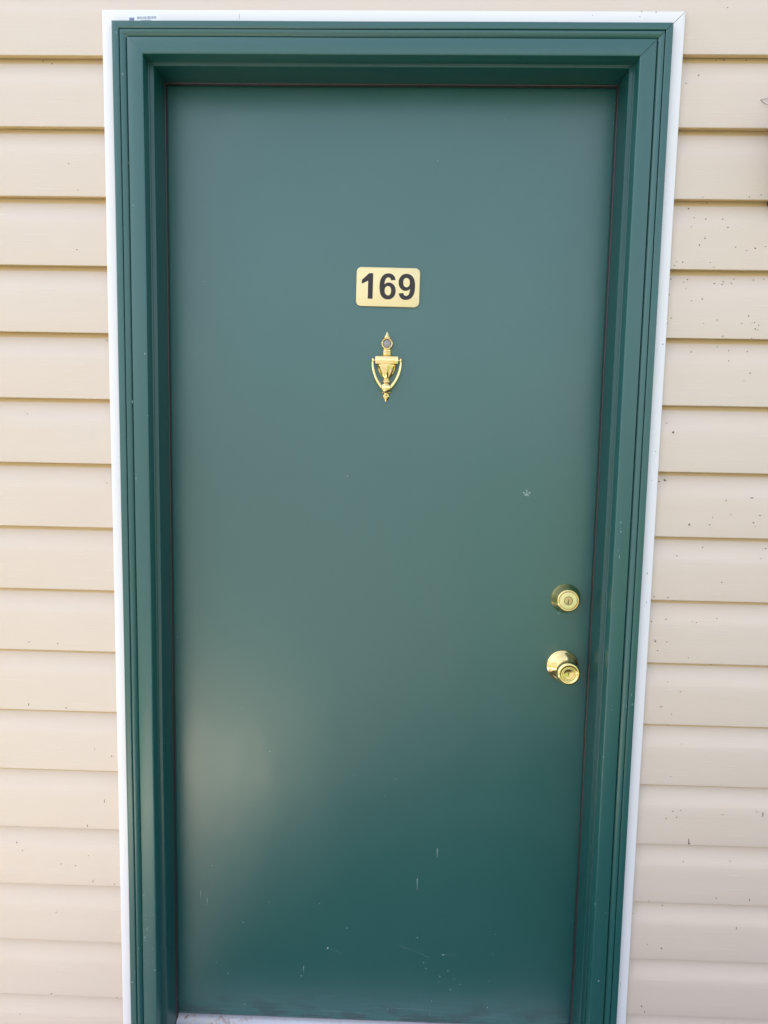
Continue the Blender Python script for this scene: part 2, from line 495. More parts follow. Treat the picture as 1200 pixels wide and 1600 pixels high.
# ------------------------------------------------------------------ marks (fly specks, chips, drips): positions on the surfaces they sit on
SPECKS = [(0.6206, 2.1284, 1), (0.5526, 1.9955, 1), (0.5772, 2.0126, 1), (0.6261, 2.0456, 1), (0.6124, 2.0447, 1), (0.6679, 2.0449, 1), (0.7047, 1.7974, 1), (0.6832, 1.7934, 1), (0.5963, 1.7927, 1), (0.6121, 1.7876, 1), (0.576, 1.7755, 1), (0.6069, 1.7543, 1), (0.6387, 1.7546, 1), (0.6475, 1.7378, 1), (0.6057, 1.7175, 1), (0.5963, 1.7051, 1), (0.6641, 1.702, 1), (0.6852, 1.6957, 1), (0.7011, 1.7003, 1), (0.7197, 1.7034, 1), (0.5851, 1.7567, 1), (0.5791, 1.7383, 1), (0.5549, 1.6737, 1), (0.5664, 1.6729, 1), (0.5514, 1.6662, 1), (0.6255, 1.6641, 1), (0.6183, 1.6729, 1), (0.5813, 1.6435, 1), (0.5743, 1.6379, 1), (0.5774, 1.6248, 1), (0.6322, 1.6358, 1), (0.6498, 1.6405, 1), (0.6463, 1.6341, 1), (0.6653, 1.6362, 1), (0.6705, 1.6456, 1), (0.7074, 1.6442, 1), (0.7275, 1.646, 1), (0.5879, 1.6012, 1), (0.6076, 1.6051, 1), (0.551, 1.5687, 1), (0.6133, 1.5596, 1), (0.6384, 1.566, 1), (0.6975, 1.5745, 1), (0.7096, 1.5624, 1), (0.7178, 1.5574, 1), (0.7117, 1.5504, 1), (0.717, 1.5487, 1), (0.6858, 1.5606, 1), (0.6511, 1.5355, 1), (0.706, 1.5326, 1), (0.5966, 1.5065, 1), (0.6686, 1.5102, 1), (0.7043, 1.5088, 1), (0.6477, 1.5172, 1), (0.6671, 1.4896, 1), (0.7083, 1.4666, 1), (0.6974, 1.4521, 1), (0.5682, 1.3505, 2), (0.5559, 1.3684, 1), (0.5499, 1.254, 1), (0.5605, 1.2567, 1), (0.5623, 1.2558, 1), (0.6794, 1.2191, 1), (0.7281, 1.2252, 1), (0.7306, 1.2253, 1), (0.6906, 1.1915, 1), (0.6552, 1.1853, 1), (0.747, 1.1908, 1), (0.6102, 1.17, 1.8), (0.6502, 1.1703, 1), (0.7353, 1.1763, 1), (0.7387, 1.1684, 1), (0.6437, 1.123, 1), (0.5915, 1.1065, 1), (0.7681, 1.1242, 1), (0.757, 1.1043, 1), (0.5496, 1.0235, 1), (0.5776, 1.0219, 1), (0.6817, 1.0554, 1), (0.5776, 0.9766, 1), (0.6296, 0.9736, 1), (0.6381, 0.972, 1), (0.679, 0.9806, 1), (0.5567, 0.9338, 1), (0.5578, 0.9312, 1), (0.5805, 0.9315, 1), (0.5633, 0.9128, 1), (0.6255, 0.8996, 1), (0.5483, 0.972, 1), (0.6781, 0.8818, 1), (0.5881, 0.8473, 1), (0.6138, 0.8286, 1), (0.5766, 0.7956, 1), (0.5987, 0.7804, 1), (0.5982, 0.7515, 1), (0.6235, 0.7172, 1), (0.6044, 0.6479, 1), (0.6144, 0.5726, 1), (0.6302, 0.5755, 1), (0.6226, 0.5603, 1), (0.6016, 0.5568, 1), (0.7167, 0.5698, 1), (0.7855, 0.5771, 1), (0.6513, 0.5048, 1.9), (0.6443, 0.4624, 1), (0.7403, 0.4657, 1), (0.5764, 0.3745, 1), (0.7158, 0.3855, 1), (0.5785, 0.2772, 1), (0.6084, 0.2694, 1.4), (0.5746, 0.1355, 1), (0.5814, 0.1225, 1), (0.6094, 0.3575, 1), (-0.6144, 1.8424, 1), (-0.6026, 1.6825, 1), (-0.598, 1.7936, 1), (-0.6665, 2.0366, 1), (-0.6479, 2.0313, 1), (-0.5529, 1.5117, 1), (-0.7143, 1.3641, 1), (-0.5552, 1.2288, 1), (-0.7232, 0.8967, 1), (-0.6631, 0.8946, 1), (-0.6495, 0.7576, 1), (-0.5916, 0.6698, 1), (-0.556, 0.6556, 1), (-0.7668, 0.4551, 1.5), (-0.7533, 0.4395, 1), (-0.6699, 0.4121, 1), (-0.6393, 0.4095, 1), (-0.6108, 0.4329, 1), (-0.6021, 0.375, 1), (-0.5559, 0.3704, 1), (-0.6844, 0.3012, 1), (-0.5616, 0.0973, 1.5), (-0.6996, 0.1113, 1), (-0.7723, 0.0589, 1)]
STREAKS = [(0.7982, 0.5775, 0.5658), (0.6506, 0.516, 0.5034), (0.7841, 0.3888, 0.38), (0.7619, 0.3238, 0.3149), (-0.7286, 0.7657, 0.7588), (-0.5736, 0.5626, 0.5502), (-0.6111, 0.5045, 0.496)]
DOOR_CHIPS = [(0.0983, 1.887, 1), (0.2314, 1.9661, 0.8), (-0.0751, 1.2487, 1.1), (0.3232, 1.5998, 0.8), (-0.3008, 0.7358, 1), (-0.1214, 0.7337, 1), (-0.2384, 0.6382, 1.2), (-0.0524, 0.5895, 0.8), (0.0405, 0.5822, 1.1), (0.0178, 0.5415, 0.8), (-0.0074, 0.7918, 0.7), (-0.369, 0.3659, 1.2), (-0.2385, 0.2833, 1), (-0.1241, 0.2834, 1), (-0.2982, 0.2321, 1.3), (-0.4416, 0.8907, 1.2), (-0.0627, 0.2267, 1.5), (-0.1056, 0.177, 1.8), (-0.1255, 0.2844, 1), (-0.1648, 0.1066, 1.2), (-0.3341, 0.1057, 1.3), (-0.36, 0.1314, 0.9), (-0.2957, 0.031, 1), (0.1563, 0.1705, 2), (-0.0438, 1.6601, 0.5), (0.0165, 1.2018, 0.6), (-0.377, 1.6444, 0.7), (0.0968, 0.2099, 1.2), (0.1504, 0.118, 1.3), (0.1488, 0.1058, 0.8), (0.1682, 0.1316, 1), (0.1749, 0.0865, 1.2), (0.1326, 0.057, 1.2), (0.1292, 0.0245, 1.2), (0.2633, 0.1106, 1), (0.1822, 0.1139, 0.8), (0.1965, 0.0999, 0.9), (0.2605, 0.0461, 1.1), (0.0328, 0.0322, 1.1), (0.1129, 0.1502, 1), (0.1179, 0.1358, 1), (0.2721, 0.225, 1), (0.268, 0.1771, 0.8)]
DOOR_DRIPS = [(-0.3951, 0.3053, 0.2888), (-0.38, 0.2904, 0.2735), (0.1365, 0.4283, 0.4043), (0.0938, 0.3555, 0.3262), (-0.16, 0.1335, 0.1194)]
FRAME_CHIPS = [(-0.4984, 1.9964), (-0.5092, 2.0692), (-0.483, 1.7601), (-0.4925, 1.8389), (-0.4652, 1.4826), (-0.4618, 1.3637), (-0.4929, 1.3898), (-0.4864, 1.2402), (-0.4912, 1.2051), (-0.4986, 0.2414), (-0.4646, 0.1923), (-0.5129, 0.1629), (-0.4854, 0.3619), (-0.4798, 0.2846), (-0.477, 0.2884), (-0.4845, 0.2663), (-0.474, 0.2812), (0.4698, 1.1726), (0.4708, 1.1543), (0.4678, 1.1178), (0.4706, 1.1058), (0.5002, 0.8035), (0.5091, 0.827), (0.5114, 0.8071), (0.4723, 0.7937), (0.4607, 0.6944), (0.4595, 0.375), (0.4754, 0.205), (0.4895, 0.1766), (0.4513, 0.2227), (0.452, 0.1569)]
TRIM_SPECKS = [(0.4608, 2.1154), (0.4873, 2.1139), (0.4584, 2.1064), (0.3715, 2.1084), (0.52, 2.0113), (0.5424, 1.6394), (0.5414, 1.6104), (0.5407, 1.557), (0.5348, 1.5177), (0.5248, 1.5073), (0.5166, 1.4599), (0.5328, 1.3122), (0.5289, 1.2563), (0.531, 1.0718), (0.5321, 1.0134), (0.5191, 0.9977), (0.5425, 0.3513)]

def blob_mesh(name, items, n=7):
    """small flattened irregular lumps; items: (x, y, z, rx, rz, thickness)"""
    vs, fs = [], []
    for (x, y, z, rx, rz, th) in items:
        b0 = len(vs)
        jit = [rng.uniform(0.65, 1.25) for _ in range(n)]
        for ring, (s, d) in enumerate(((1.0, -0.00004), (0.8, th))):
            for k in range(n):
                a = 2 * PI * k / n
                vs.append((x + rx * s * jit[k] * math.cos(a), y - d, z + rz * s * jit[k] * math.sin(a)))
        vs.append((x, y - th * 1.15, z))
        for k in range(n):
            fs.append((b0 + k, b0 + (k + 1) % n, b0 + n + (k + 1) % n, b0 + n + k))
            fs.append((b0 + n + k, b0 + n + (k + 1) % n, b0 + 2 * n))
    return mesh_from(name, vs, fs, True)

items = []
for (x, z, s) in SPECKS:
    z0 = ZL0 if x < 0 else ZR0
    y = course_y((z - z0) % PITCH)
    r = 0.0011 * s * rng.uniform(0.75, 1.2)
    items.append((x, y, z, r * rng.uniform(0.8, 1.3), r, 0.0009))
    if rng.random() < 0.2:                       # a smaller neighbour
        items.append((x + rng.uniform(-.006, .006), y, z + rng.uniform(-.004, .004), r * 0.55, r * 0.5, 0.0004))
for (x, za, zb) in STREAKS:
    zm = (za + zb) / 2
    y = course_y((zm - (ZL0 if x < 0 else ZR0)) % PITCH)
    items.append((x, y, zm, 0.0009, abs(za - zb) / 2, 0.0005))
sp = link('dirt_specks', blob_mesh('dirt_specks', items), M_speck, wall)
sp['kind'] = 'stuff'

# ------------------------------------------------------------------ frame: mitred runs
XC = -0.0005                         # centre line of the opening
IN = 0.4598                          # half width at the inner edge of the casing
HEAD = 2.0331
ZB = -0.055

def run(name, prof, side, mats, parent, x_in=IN, z_in=HEAD, seed=0, amp=0.0006, gap=0.0, closed=True):
    """prof: (outward offset, y).  side: -1 left upright, 1 right upright, 0 head."""
    vs, fs = [], []
    m = len(prof)
    if side == 0:
        n = 24
        for i in range(n + 1):
            t = i / n
            for (o, y) in prof:
                xa, xb = XC - (x_in + o), XC + (x_in + o)
                x = xa + (xb - xa) * t
                wob = amp * mnoise.noise((x * 3.0 + seed, seed, 0.5))
                vs.append((x, y + wob * 0.5, z_in + o + wob))
    else:
        n = 44
        for i in range(n + 1):
            t = i / n
            for (o, y) in prof:
                zt = z_in + o - gap
                z = ZB + (zt - ZB) * t
                wob = amp * mnoise.noise((z * 2.5 + seed, seed + side, 0.5))
                vs.append((XC + side * (x_in + o) + wob, y + wob * 0.5, z))
    for i in range(n):
        for k in range(m if closed else m - 1):
            a, b = k, (k + 1) % m
            fs.append((i * m + a, (i + 1) * m + a, (i + 1) * m + b, i * m + b))
    fs.append(tuple(range(m)))
    fs.append(tuple(n * m + k for k in range(m)))
    o = link(name, mesh_from(name, vs, fs), mats, parent)
    return auto_smooth(o, 28)

frame = thing('door_frame', 'dark green wooden door frame with moulded casing and worn threshold', 'door frame')
CASING = [(0.0, -0.066), (0.0, -0.0955), (0.0004, -0.0968), (0.0014, -0.0976), (0.0030, -0.0980), (0.0280, -0.0980), (0.0290, -0.0976), (0.0295, -0.0962), (0.0297, -0.0905),
          (0.0311, -0.0900), (0.0318, -0.0938), (0.0345, -0.0968), (0.0375, -0.0984), (0.0405, -0.0991), (0.0420, -0.0990), (0.0426, -0.0984), (0.0429, -0.0948), (0.0440, -0.0946),
          (0.0445, -0.0980), (0.0455, -0.0990), (0.0470, -0.0994), (0.0555, -0.0994), (0.0567, -0.0990), (0.05745, -0.0978), (0.0577, -0.0960), (0.0577, -0.060), (0.0, -0.060)]
run('casing', CASING, -1, M_frame_v, frame, seed=1)
run('casing', CASING, 1, M_frame_v, frame, seed=4, gap=0.0013)
run('casing', CASING, 0, M_frame_h, frame, seed=8)

def casing_y(x):
    o = abs(x - XC) - IN
    P = CASING[1:25]
    for (oa, ya), (ob, yb) in zip(P, P[1:]):
        if oa <= o <= ob and ob > oa:
            return ya + (yb - ya) * (o - oa) / (ob - oa)
    return None
# jamb with a rounded stop: front face at the step, then back to the door
JI = 0.4492
JAMB = [(0.0, -0.0125), (0.0, -0.0655), (0.0003, -0.0672), (0.0012, -0.0687), (0.0026, -0.0693), (0.0070, -0.0693), (0.0078, -0.0697), (0.0086, -0.0712), (0.0098, -0.0720), (0.0112, -0.0722),
        (0.0300, -0.0722), (0.0300, -0.0590), (0.0440, -0.0590), (0.0440, 0.050), (0.0135, 0.050), (0.0135, -0.0125)]
JZ = HEAD - 0.0026
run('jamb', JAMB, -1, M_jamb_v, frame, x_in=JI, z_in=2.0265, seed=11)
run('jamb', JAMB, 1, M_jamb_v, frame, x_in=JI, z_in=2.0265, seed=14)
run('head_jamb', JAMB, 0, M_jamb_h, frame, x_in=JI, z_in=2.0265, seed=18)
# bulb weatherstrip between the stop and the slab
SEAL = [(0.0035, -0.0120), (0.0010, -0.0118), (-0.0012, -0.0105), (-0.0022, -0.0080), (-0.0020, -0.0050), (-0.0008, -0.0022), (0.0010, -0.0014), (0.0045, -0.0014)]
for s, nm in ((-1, 1), (1, 2), (0, 3)):
    run('weatherstrip', SEAL, s, M_seal, frame, x_in=JI, z_in=2.0265, seed=20 + nm, amp=0.0008)
# threshold: sloped sill with a raised ridge against the slab
TH = [(-0.115, -0.050), (-0.115, -0.028), (-0.110, -0.0245), (-0.040, -0.0105), (-0.036, -0.0090), (-0.0165, -0.0075), (-0.0120, -0.0050), (-0.0095, -0.0015), (-0.0060, 0.0003), (-0.0030, 0.0005), (0.040, 0.0002), (0.040, -0.050)]
vs, fs = [], []
NX = 60
for i in range(NX + 1):
    x = -0.4488 + 0.8976 * i / NX
    for (y, z) in TH:
        vs.append((x, y, z + 0.0005 * mnoise.noise((x * 9, y * 30, 2))))
m_ = len(TH)
for i in range(NX):
    for k in range(m_):
        fs.append((i * m_ + k, (i + 1) * m_ + k, (i + 1) * m_ + (k + 1) % m_, i * m_ + (k + 1) % m_))
fs += [tuple(range(m_)), tuple(NX * m_ + k for k in range(m_))]
th = auto_smooth(link('threshold', mesh_from('threshold', vs, fs), M_thresh, frame), 30)
th['label'] = 'worn pale threshold with flaked paint at its left end'
# pale chips along the casing
items = []
for (x, z) in FRAME_CHIPS:
    y = casing_y(x)
    if y is None:
        continue
    r = rng.uniform(0.0009, 0.0017)
    items.append((x, y, z, r * rng.uniform(0.6, 1.0), r * rng.uniform(0.9, 1.8), 0.0003))
    if rng.random() < 0.5:
        items.append((x + rng.uniform(-.001, .001), y, z + rng.uniform(-.008, .008), r * 0.45, r * 0.7, 0.0002))
for k in range(24):                                # fine spatter on the lower left and on the right upright
    if k < 22:
        x, z = XC - IN - rng.uniform(0.003, 0.027), rng.uniform(0.16, 0.34)
    else:
        x, z = XC + IN + rng.uniform(0.002, 0.056), rng.choice((rng.uniform(0.75, 1.2), rng.uniform(0.1, 0.5)))
    y = casing_y(x)
    r = rng.uniform(0.0003, 0.0007)
    items.append((x, y, z, r, r * rng.uniform(1, 2.5), 0.0002))
pc = link('paint_chips', blob_mesh('paint_chips', items), M_chip, frame)
pc['kind'] = 'stuff'

# ------------------------------------------------------------------ white trim (J channel) round the casing
trim = thing('white_trim', 'narrow white vinyl trim framing the green door casing', 'trim')
JIN = 0.0580
TRIM = [(JIN, -0.060), (JIN, -0.0868), (JIN + 0.0006, -0.0876), (JIN + 0.0020, -0.0880), (JIN + 0.0195, -0.0880), (JIN + 0.0215, -0.0875), (JIN + 0.0225, -0.0862), (JIN + 0.0227, -0.0845), (JIN + 0.0225, -0.0815), (JIN + 0.0180, -0.0812), (JIN + 0.0180, -0.0600)]
XC_keep = XC
XC = 0.0002
tl = run('trim_strip', TRIM, -1, M_white, trim, x_in=0.4602, z_in=2.0360, seed=31, amp=0.0008, gap=0.0005)
tr = run('trim_strip', TRIM, 1, M_white, trim, x_in=0.4602, z_in=2.0360, seed=35, amp=0.0010, gap=0.0008)
tt = run('trim_strip', TRIM, 0, M_white, trim, x_in=0.4602, z_in=2.0360, seed=39, amp=0.0006)
XC = XC_keep
items = []
for (x, z) in TRIM_SPECKS:
    r = rng.uniform(0.0006, 0.0012)
    items.append((x, -0.0880, z, r, r * rng.uniform(0.8, 1.5), 0.0004))
items.append((0.5245, -0.0880, 0.190, 0.0003, 0.012, 0.0003))
items.append((-0.2811, -0.0880, 2.1035, 0.0003, 0.007, 0.0002))
ts = link('dirt_specks', blob_mesh('dirt_specks', items), M_speck, trim)
ts['kind'] = 'stuff'

# barcode sticker on the top strip
def flat_rects(name, rects, y, mats, parent, rot=0.0, pivot=(0, 0), th=0.0002):
    """rects: (x0, x1, z0, z1, material index, lift)"""
    vs, fs, mi = [], [], []
    for (x0, x1, z0, z1, k, lift) in rects:
        b0 = len(vs)
        for yy in (y, y - th - lift):
            for (x, z) in ((x0, z0), (x1, z0), (x1, z1), (x0, z1)):
                dx, dz = x - pivot[0], z - pivot[1]
                vs.append((pivot[0] + dx * math.cos(rot) - dz * math.sin(rot), yy, pivot[1] + dx * math.sin(rot) + dz * math.cos(rot)))
        for f in ((4, 5, 6, 7), (0, 1, 5, 4), (1, 2, 6, 5), (2, 3, 7, 6), (3, 0, 4, 7)):
            fs.append(tuple(b0 + q for q in f)); mi.append(k)
    me = mesh_from(name, vs, fs)
    o = link(name, me, mats, parent)
    for p, k in zip(me.polygons, mi):
        p.material_index = k
    return o
sx, sz = -0.4615, 2.1000
rects = [(-0.4915, -0.4330, 2.0935, 2.1075, 0, 0)]
rects.append((-0.4885, -0.4790, 2.0958, 2.1020, 1, 0.0001))
x = -0.4735
rb = random.Random(5)
while x < -0.4375:
    wbar = rb.choice((0.0006, 0.0009, 0.0013))
    rects.append((x, x + wbar, 2.0988, 2.1034, 1, 0.0001))
    x += wbar + rb.choice((0.0005, 0.0008, 0.0011))
x = -0.466
while x < -0.447:
    wbar = rb.uniform(0.0008, 0.0014)
    rects.append((x, x + wbar, 2.0960, 2.0974, 1, 0.0001))
    x += wbar + 0.0006
flat_rects('barcode_sticker', rects, -0.0880, [M_paper, M_ink], tt, rot=0.03, pivot=(sx, sz))

# ------------------------------------------------------------------ the door
door = thing('front_door', 'flat dark green front door with brass knocker, knob and number plate', 'door')
bm = bmesh.new()
bm.from_mesh(box_mesh('slab', -0.4580, 0.4570, 0.0, 0.044, 0.0035, 2.0360, 0.0012, 2))
slab_me = bpy.data.meshes.new('slab'); bm.to_mesh(slab_me); bm.free()
link('slab', slab_me, M_door, door)

items = []
for (x, z, s) in DOOR_CHIPS:
    r = 0.00115 * s
    items.append((x, 0.0, z, r * rng.uniform(0.8, 1.2), r * rng.uniform(0.7, 1.3), 0.00025))
for (x, za, zb) in DOOR_DRIPS:
    items.append((x, 0.0, (za + zb) / 2, 0.0008, abs(za - zb) / 2, 0.0004))
    items.append((x + 0.0002, 0.0, min(za, zb), 0.0008, 0.0011, 0.0005))
for k in range(15):                                # scar at chest height
    a = rng.uniform(0, 2 * PI); q = rng.uniform(0.0008, 0.0072)
    items.append((0.3030 + q * math.cos(a), 0.0, 1.2199 + q * 0.9 * math.sin(a), rng.uniform(.0009, .0021), rng.uniform(.0009, .0023), 0.0002))
for (x, z) in ((-0.0440, 1.6495), (0.3800, 0.9640), (0.3812, 0.9625), (0.3822, 0.9655), (0.4470, 2.0000), (0.4462, 1.985), (0.4455, 1.962)):
    items.append((x, 0.0, z, 0.0006, 0.0016, 0.0002))
ch = link('paint_chips', blob_mesh('paint_chips', items), M_chip, door)
ch['kind'] = 'stuff'
items = []
def scuff(x0, z0, x1, z1, n, wdt):
    for k in range(n):
        t = k / max(1, n - 1)
        items.append((x0 + (x1 - x0) * t + rng.uniform(-1, 1) * wdt, 0.0, z0 + (z1 - z0) * t + rng.uniform(-1, 1) * wdt * .6, rng.uniform(.0015, .005), rng.uniform(.0004, .0009), 0.0001))
scuff(0.057, 0.189, 0.125, 0.164, 16, 0.003)
scuff(0.157, 0.171, 0.184, 0.1725, 6, 0.001)
scuff(-0.434, 0.189, -0.415, 0.187, 5, 0.001)
scuff(-0.106, 0.176, -0.075, 0.166, 7, 0.003)
scuff(-0.40, 0.050, -0.355, 0.055, 8, 0.006)
for k in range(70):                                # rub marks along the bottom edge
    x, z = rng.uniform(-0.44, 0.42), 0.006 + 0.035 * rng.random() ** 2
    items.append((x, 0.0, z, rng.uniform(.008, .035), rng.uniform(.0003, .0007), 0.0001))
sc_ = link('scuff_marks', blob_mesh('scuff_marks', items), M_scuff, door)
sc_['kind'] = 'stuff'

# number plate
def px_round_rect(cx, cz, w2, h2, r, rot, n=8):
    out = []
    for (sx_, sz_, a0) in ((1, 1, 0), (-1, 1, PI / 2), (-1, -1, PI), (1, -1, 1.5 * PI)):
        for k in range(n + 1):
            a = a0 + PI / 2 * k / n
            out.append((sx_ * (w2 - r) + r * math.cos(a), sz_ * (h2 - r) + r * math.sin(a)))
    return [(cx + x * math.cos(rot) - z * math.sin(rot), cz + x * math.sin(rot) + z * math.cos(rot)) for (x, z) in out]
PC = (0.0030, 1.6372)
PROT = -0.012
def plate_mesh():
    rings = [(0.003, 0.0), (0.003, 0.0016), (0.0, 0.0017), (0.0, 0.0036), (0.0003, 0.0043), (0.0010, 0.0046)]
    vs, fs = [], []
    n = None
    for inset, h in rings:
        P = px_round_rect(PC[0], PC[1], 0.0649 - inset, 0.0390 - inset, 0.0100 - inset, PROT)
        n = len(P)
        vs += [(x, -h, z) for (x, z) in P]
    for i in range(len(rings) - 1):
        for k in range(n):
            fs.append((i * n + k, i * n + (k + 1) % n, (i + 1) * n + (k + 1) % n, (i + 1) * n + k))
    fs.append(tuple((len(rings) - 1) * n + k for k in range(n)))
    return mesh_from('number_plate', vs, fs)
plate = auto_smooth(link('number_plate', plate_mesh(), M_plate, door), 50)
plate['label'] = 'pale gold plate with dark number 169 above the knocker'

GLYPH = {
 '1': [[(807, 0), (526, 0), (526, 1059), ('q', 372, 915, 163, 846), (163, 1101), ('q', 273, 1137, 402, 1237.5), ('q', 531, 1338, 579, 1472), (807, 1472)]],
 '6': [[(1079, 1112), (808, 1082), ('q', 798, 1166, 756, 1206), ('q', 714, 1246, 647, 1246), ('q', 558, 1246, 496.5, 1166), ('q', 435, 1086, 419, 833), ('q', 524, 957, 680, 957), ('q', 856, 957, 981.5, 823),
        ('q', 1107, 689, 1107, 477), ('q', 1107, 252, 975, 116), ('q', 843, -20, 636, -20), ('q', 414, -20, 271, 152.5), ('q', 128, 325, 128, 718), ('q', 128, 1121, 277, 1299), ('q', 426, 1477, 664, 1477), ('q', 831, 1477, 940.5, 1383.5), ('q', 1050, 1290, 1079, 1112)],
       [(443, 500), ('q', 443, 363, 506, 288.5), ('q', 569, 214, 650, 214), ('q', 728, 214, 780, 275), ('q', 832, 336, 832, 475), ('q', 832, 618, 776, 684.5), ('q', 720, 751, 636, 751), ('q', 555, 751, 499, 687.5), ('q', 443, 624, 443, 500)]],
 '9': [[(93, 345), (365, 375), ('q', 375, 292, 417, 252), ('q', 459, 212, 528, 212), ('q', 615, 212, 676, 292), ('q', 737, 372, 754, 624), ('q', 648, 501, 489, 501), ('q', 316, 501, 190.5, 634.5), ('q', 65, 768, 65, 982),
        ('q', 65, 1205, 197.5, 1341.5), ('q', 330, 1478, 535, 1478), ('q', 758, 1478, 901, 1305.5), ('q', 1044, 1133, 1044, 738), ('q', 1044, 336, 895, 158), ('q', 746, -20, 507, -20), ('q', 335, -20, 229, 71.5), ('q', 123, 163, 93, 345)],
       [(729, 961), ('q', 729, 1097, 666.5, 1172), ('q', 604, 1247, 522, 1247), ('q', 444, 1247, 392.5, 1185.5), ('q', 341, 1124, 341, 984), ('q', 341, 842, 397, 775.5), ('q', 453, 709, 537, 709), ('q', 618, 709, 673.5, 773), ('q', 729, 837, 729, 961)]],
}
GLYPH['1'] = [[(807, 0), (526, 0), (526, 1040), (163, 850), (163, 1075), (579, 1472), (807, 1472)]]

def glyph_obj(ch, x0, x1, z0, z1, y):
    cu = bpy.data.curves.new('digit', 'CURVE')
    cu.dimensions = '2D'; cu.fill_mode = 'BOTH'; cu.extrude = 0.00025
    allp = []
    polys = []
    for cont in GLYPH[ch]:
        pts = []
        for e in cont:
            if e[0] == 'q':
                p0 = pts[-1]
                for k in range(1, 7):
                    t = k / 6
                    pts.append(((1 - t) ** 2 * p0[0] + 2 * t * (1 - t) * e[1] + t * t * e[3], (1 - t) ** 2 * p0[1] + 2 * t * (1 - t) * e[2] + t * t * e[4]))
            else:
                pts.append((float(e[0]), float(e[1])))
        if abs(pts[0][0] - pts[-1][0]) + abs(pts[0][1] - pts[-1][1]) < 1:
            pts.pop()
        polys.append(pts); allp += pts
    ax, bx = min(p[0] for p in allp), max(p[0] for p in allp)
    az, bz = min(p[1] for p in allp), max(p[1] for p in allp)
    for pts in polys:
        s = cu.splines.new('POLY')
        s.points.add(len(pts) - 1)
        for p, (gx, gz) in zip(s.points, pts):
            p.co = (x0 + (gx - ax) / (bx - ax) * (x1 - x0), z0 + (gz - az) / (bz - az) * (z1 - z0), 0, 1)
        s.use_cyclic_u = True
    tmp = bpy.data.objects.new('digit', cu)
    COL.objects.link(tmp)
    me = bpy.data.meshes.new_from_object(tmp.evaluated_get(bpy.context.evaluated_depsgraph_get()))
    bpy.data.objects.remove(tmp)
    me.materials.clear()
    c, s_ = math.cos(PROT), math.sin(PROT)
    for v in me.vertices:
        x, z = v.co.x - PC[0], v.co.y - PC[1]
        v.co = (PC[0] + x * c - z * s_, y - v.co.z, PC[1] + x * s_ + z * c)
    return link('digit', me, M_digit, plate)
for chx, x0, x1 in (('1', -0.0508, -0.0279), ('6', -0.0144, 0.0191), ('9', 0.0245, 0.0584)):
    glyph_obj(chx, x0, x1, 1.6131 if chx == '1' else 1.6125, 1.6640 if chx == '1' else 1.6645, -0.0047)

# knocker ----------------------------------------------------------
KX, KZ = 0.0034, 1.4045
mm = 0.001
prof = [(0.0, .3), (1.2, 1.7), (4, 3.6), (8, 6.0), (11, 7.4), (12.6, 7.8), (13.6, 7.4), (14.6, 5.8), (16, 5.4), (17.6, 6.2), (18.8, 9.8), (19.4, 10.8), (20.6, 11.0), (21.4, 10.2), (22.2, 7.0), (26, 6.2), (36, 6.2), (39, 6.8), (40.2, 8.4), (41.4, 9.0), (42.6, 8.6), (43.2, 7.4), (44.0, 7.6),
        (44.8, 8.4), (45.8, 8.2), (46.4, 6.6), (48, 7.0), (51, 9.6), (55, 13.0), (60, 16.4), (65, 18.8), (70, 20.2), (74, 20.8), (76.5, 20.9), (77.4, 20.0)]
k1 = lathe_z('a', [(z * mm, r * mm) for z, r in prof], KX, KZ, 0.62, 80, (48 * mm, 74 * mm))
blk = box_mesh('b', KX - 0.0237, KX + 0.0237, -0.0150, 0.001, KZ + 0.0769, KZ + 0.0925, 0.0012, 2)
prof2 = [(92.3, 22.6), (93.2, 21.8), (95.5, 15.5), (97.4, 10.6), (98.6, 8.8), (99.8, 8.4), (100.8, 8.8), (101.6, 9.8), (102.6, 10.2), (103.6, 9.6), (104.2, 8.2), (105.2, 7.8), (107.5, 8.6), (110, 9.4)]
k2 = lathe_z('c', [(z * mm, r * mm) for z, r in prof2], KX, KZ, 0.55, 48)
eye = lathe_y('d', [(12.4 * mm, -0.001), (12.4 * mm, 0.0075), (12.0 * mm, 0.0092), (11.0 * mm, 0.0100), (9.6 * mm, 0.0098), (8.9 * mm, 0.0088), (8.8 * mm, 0.0070)], KX, KZ + 0.1188, 48)
prof3 = [(129.6, 4.8), (130.2, 6.6), (131.2, 7.4), (132.6, 7.4), (133.4, 6.6), (134.6, 5.9), (139, 3.3), (142.6, 1.4), (144.0, .3)]
k3 = lathe_z('e', [(z * mm, r * mm) for z, r in prof3], KX, KZ, 0.7, 32)
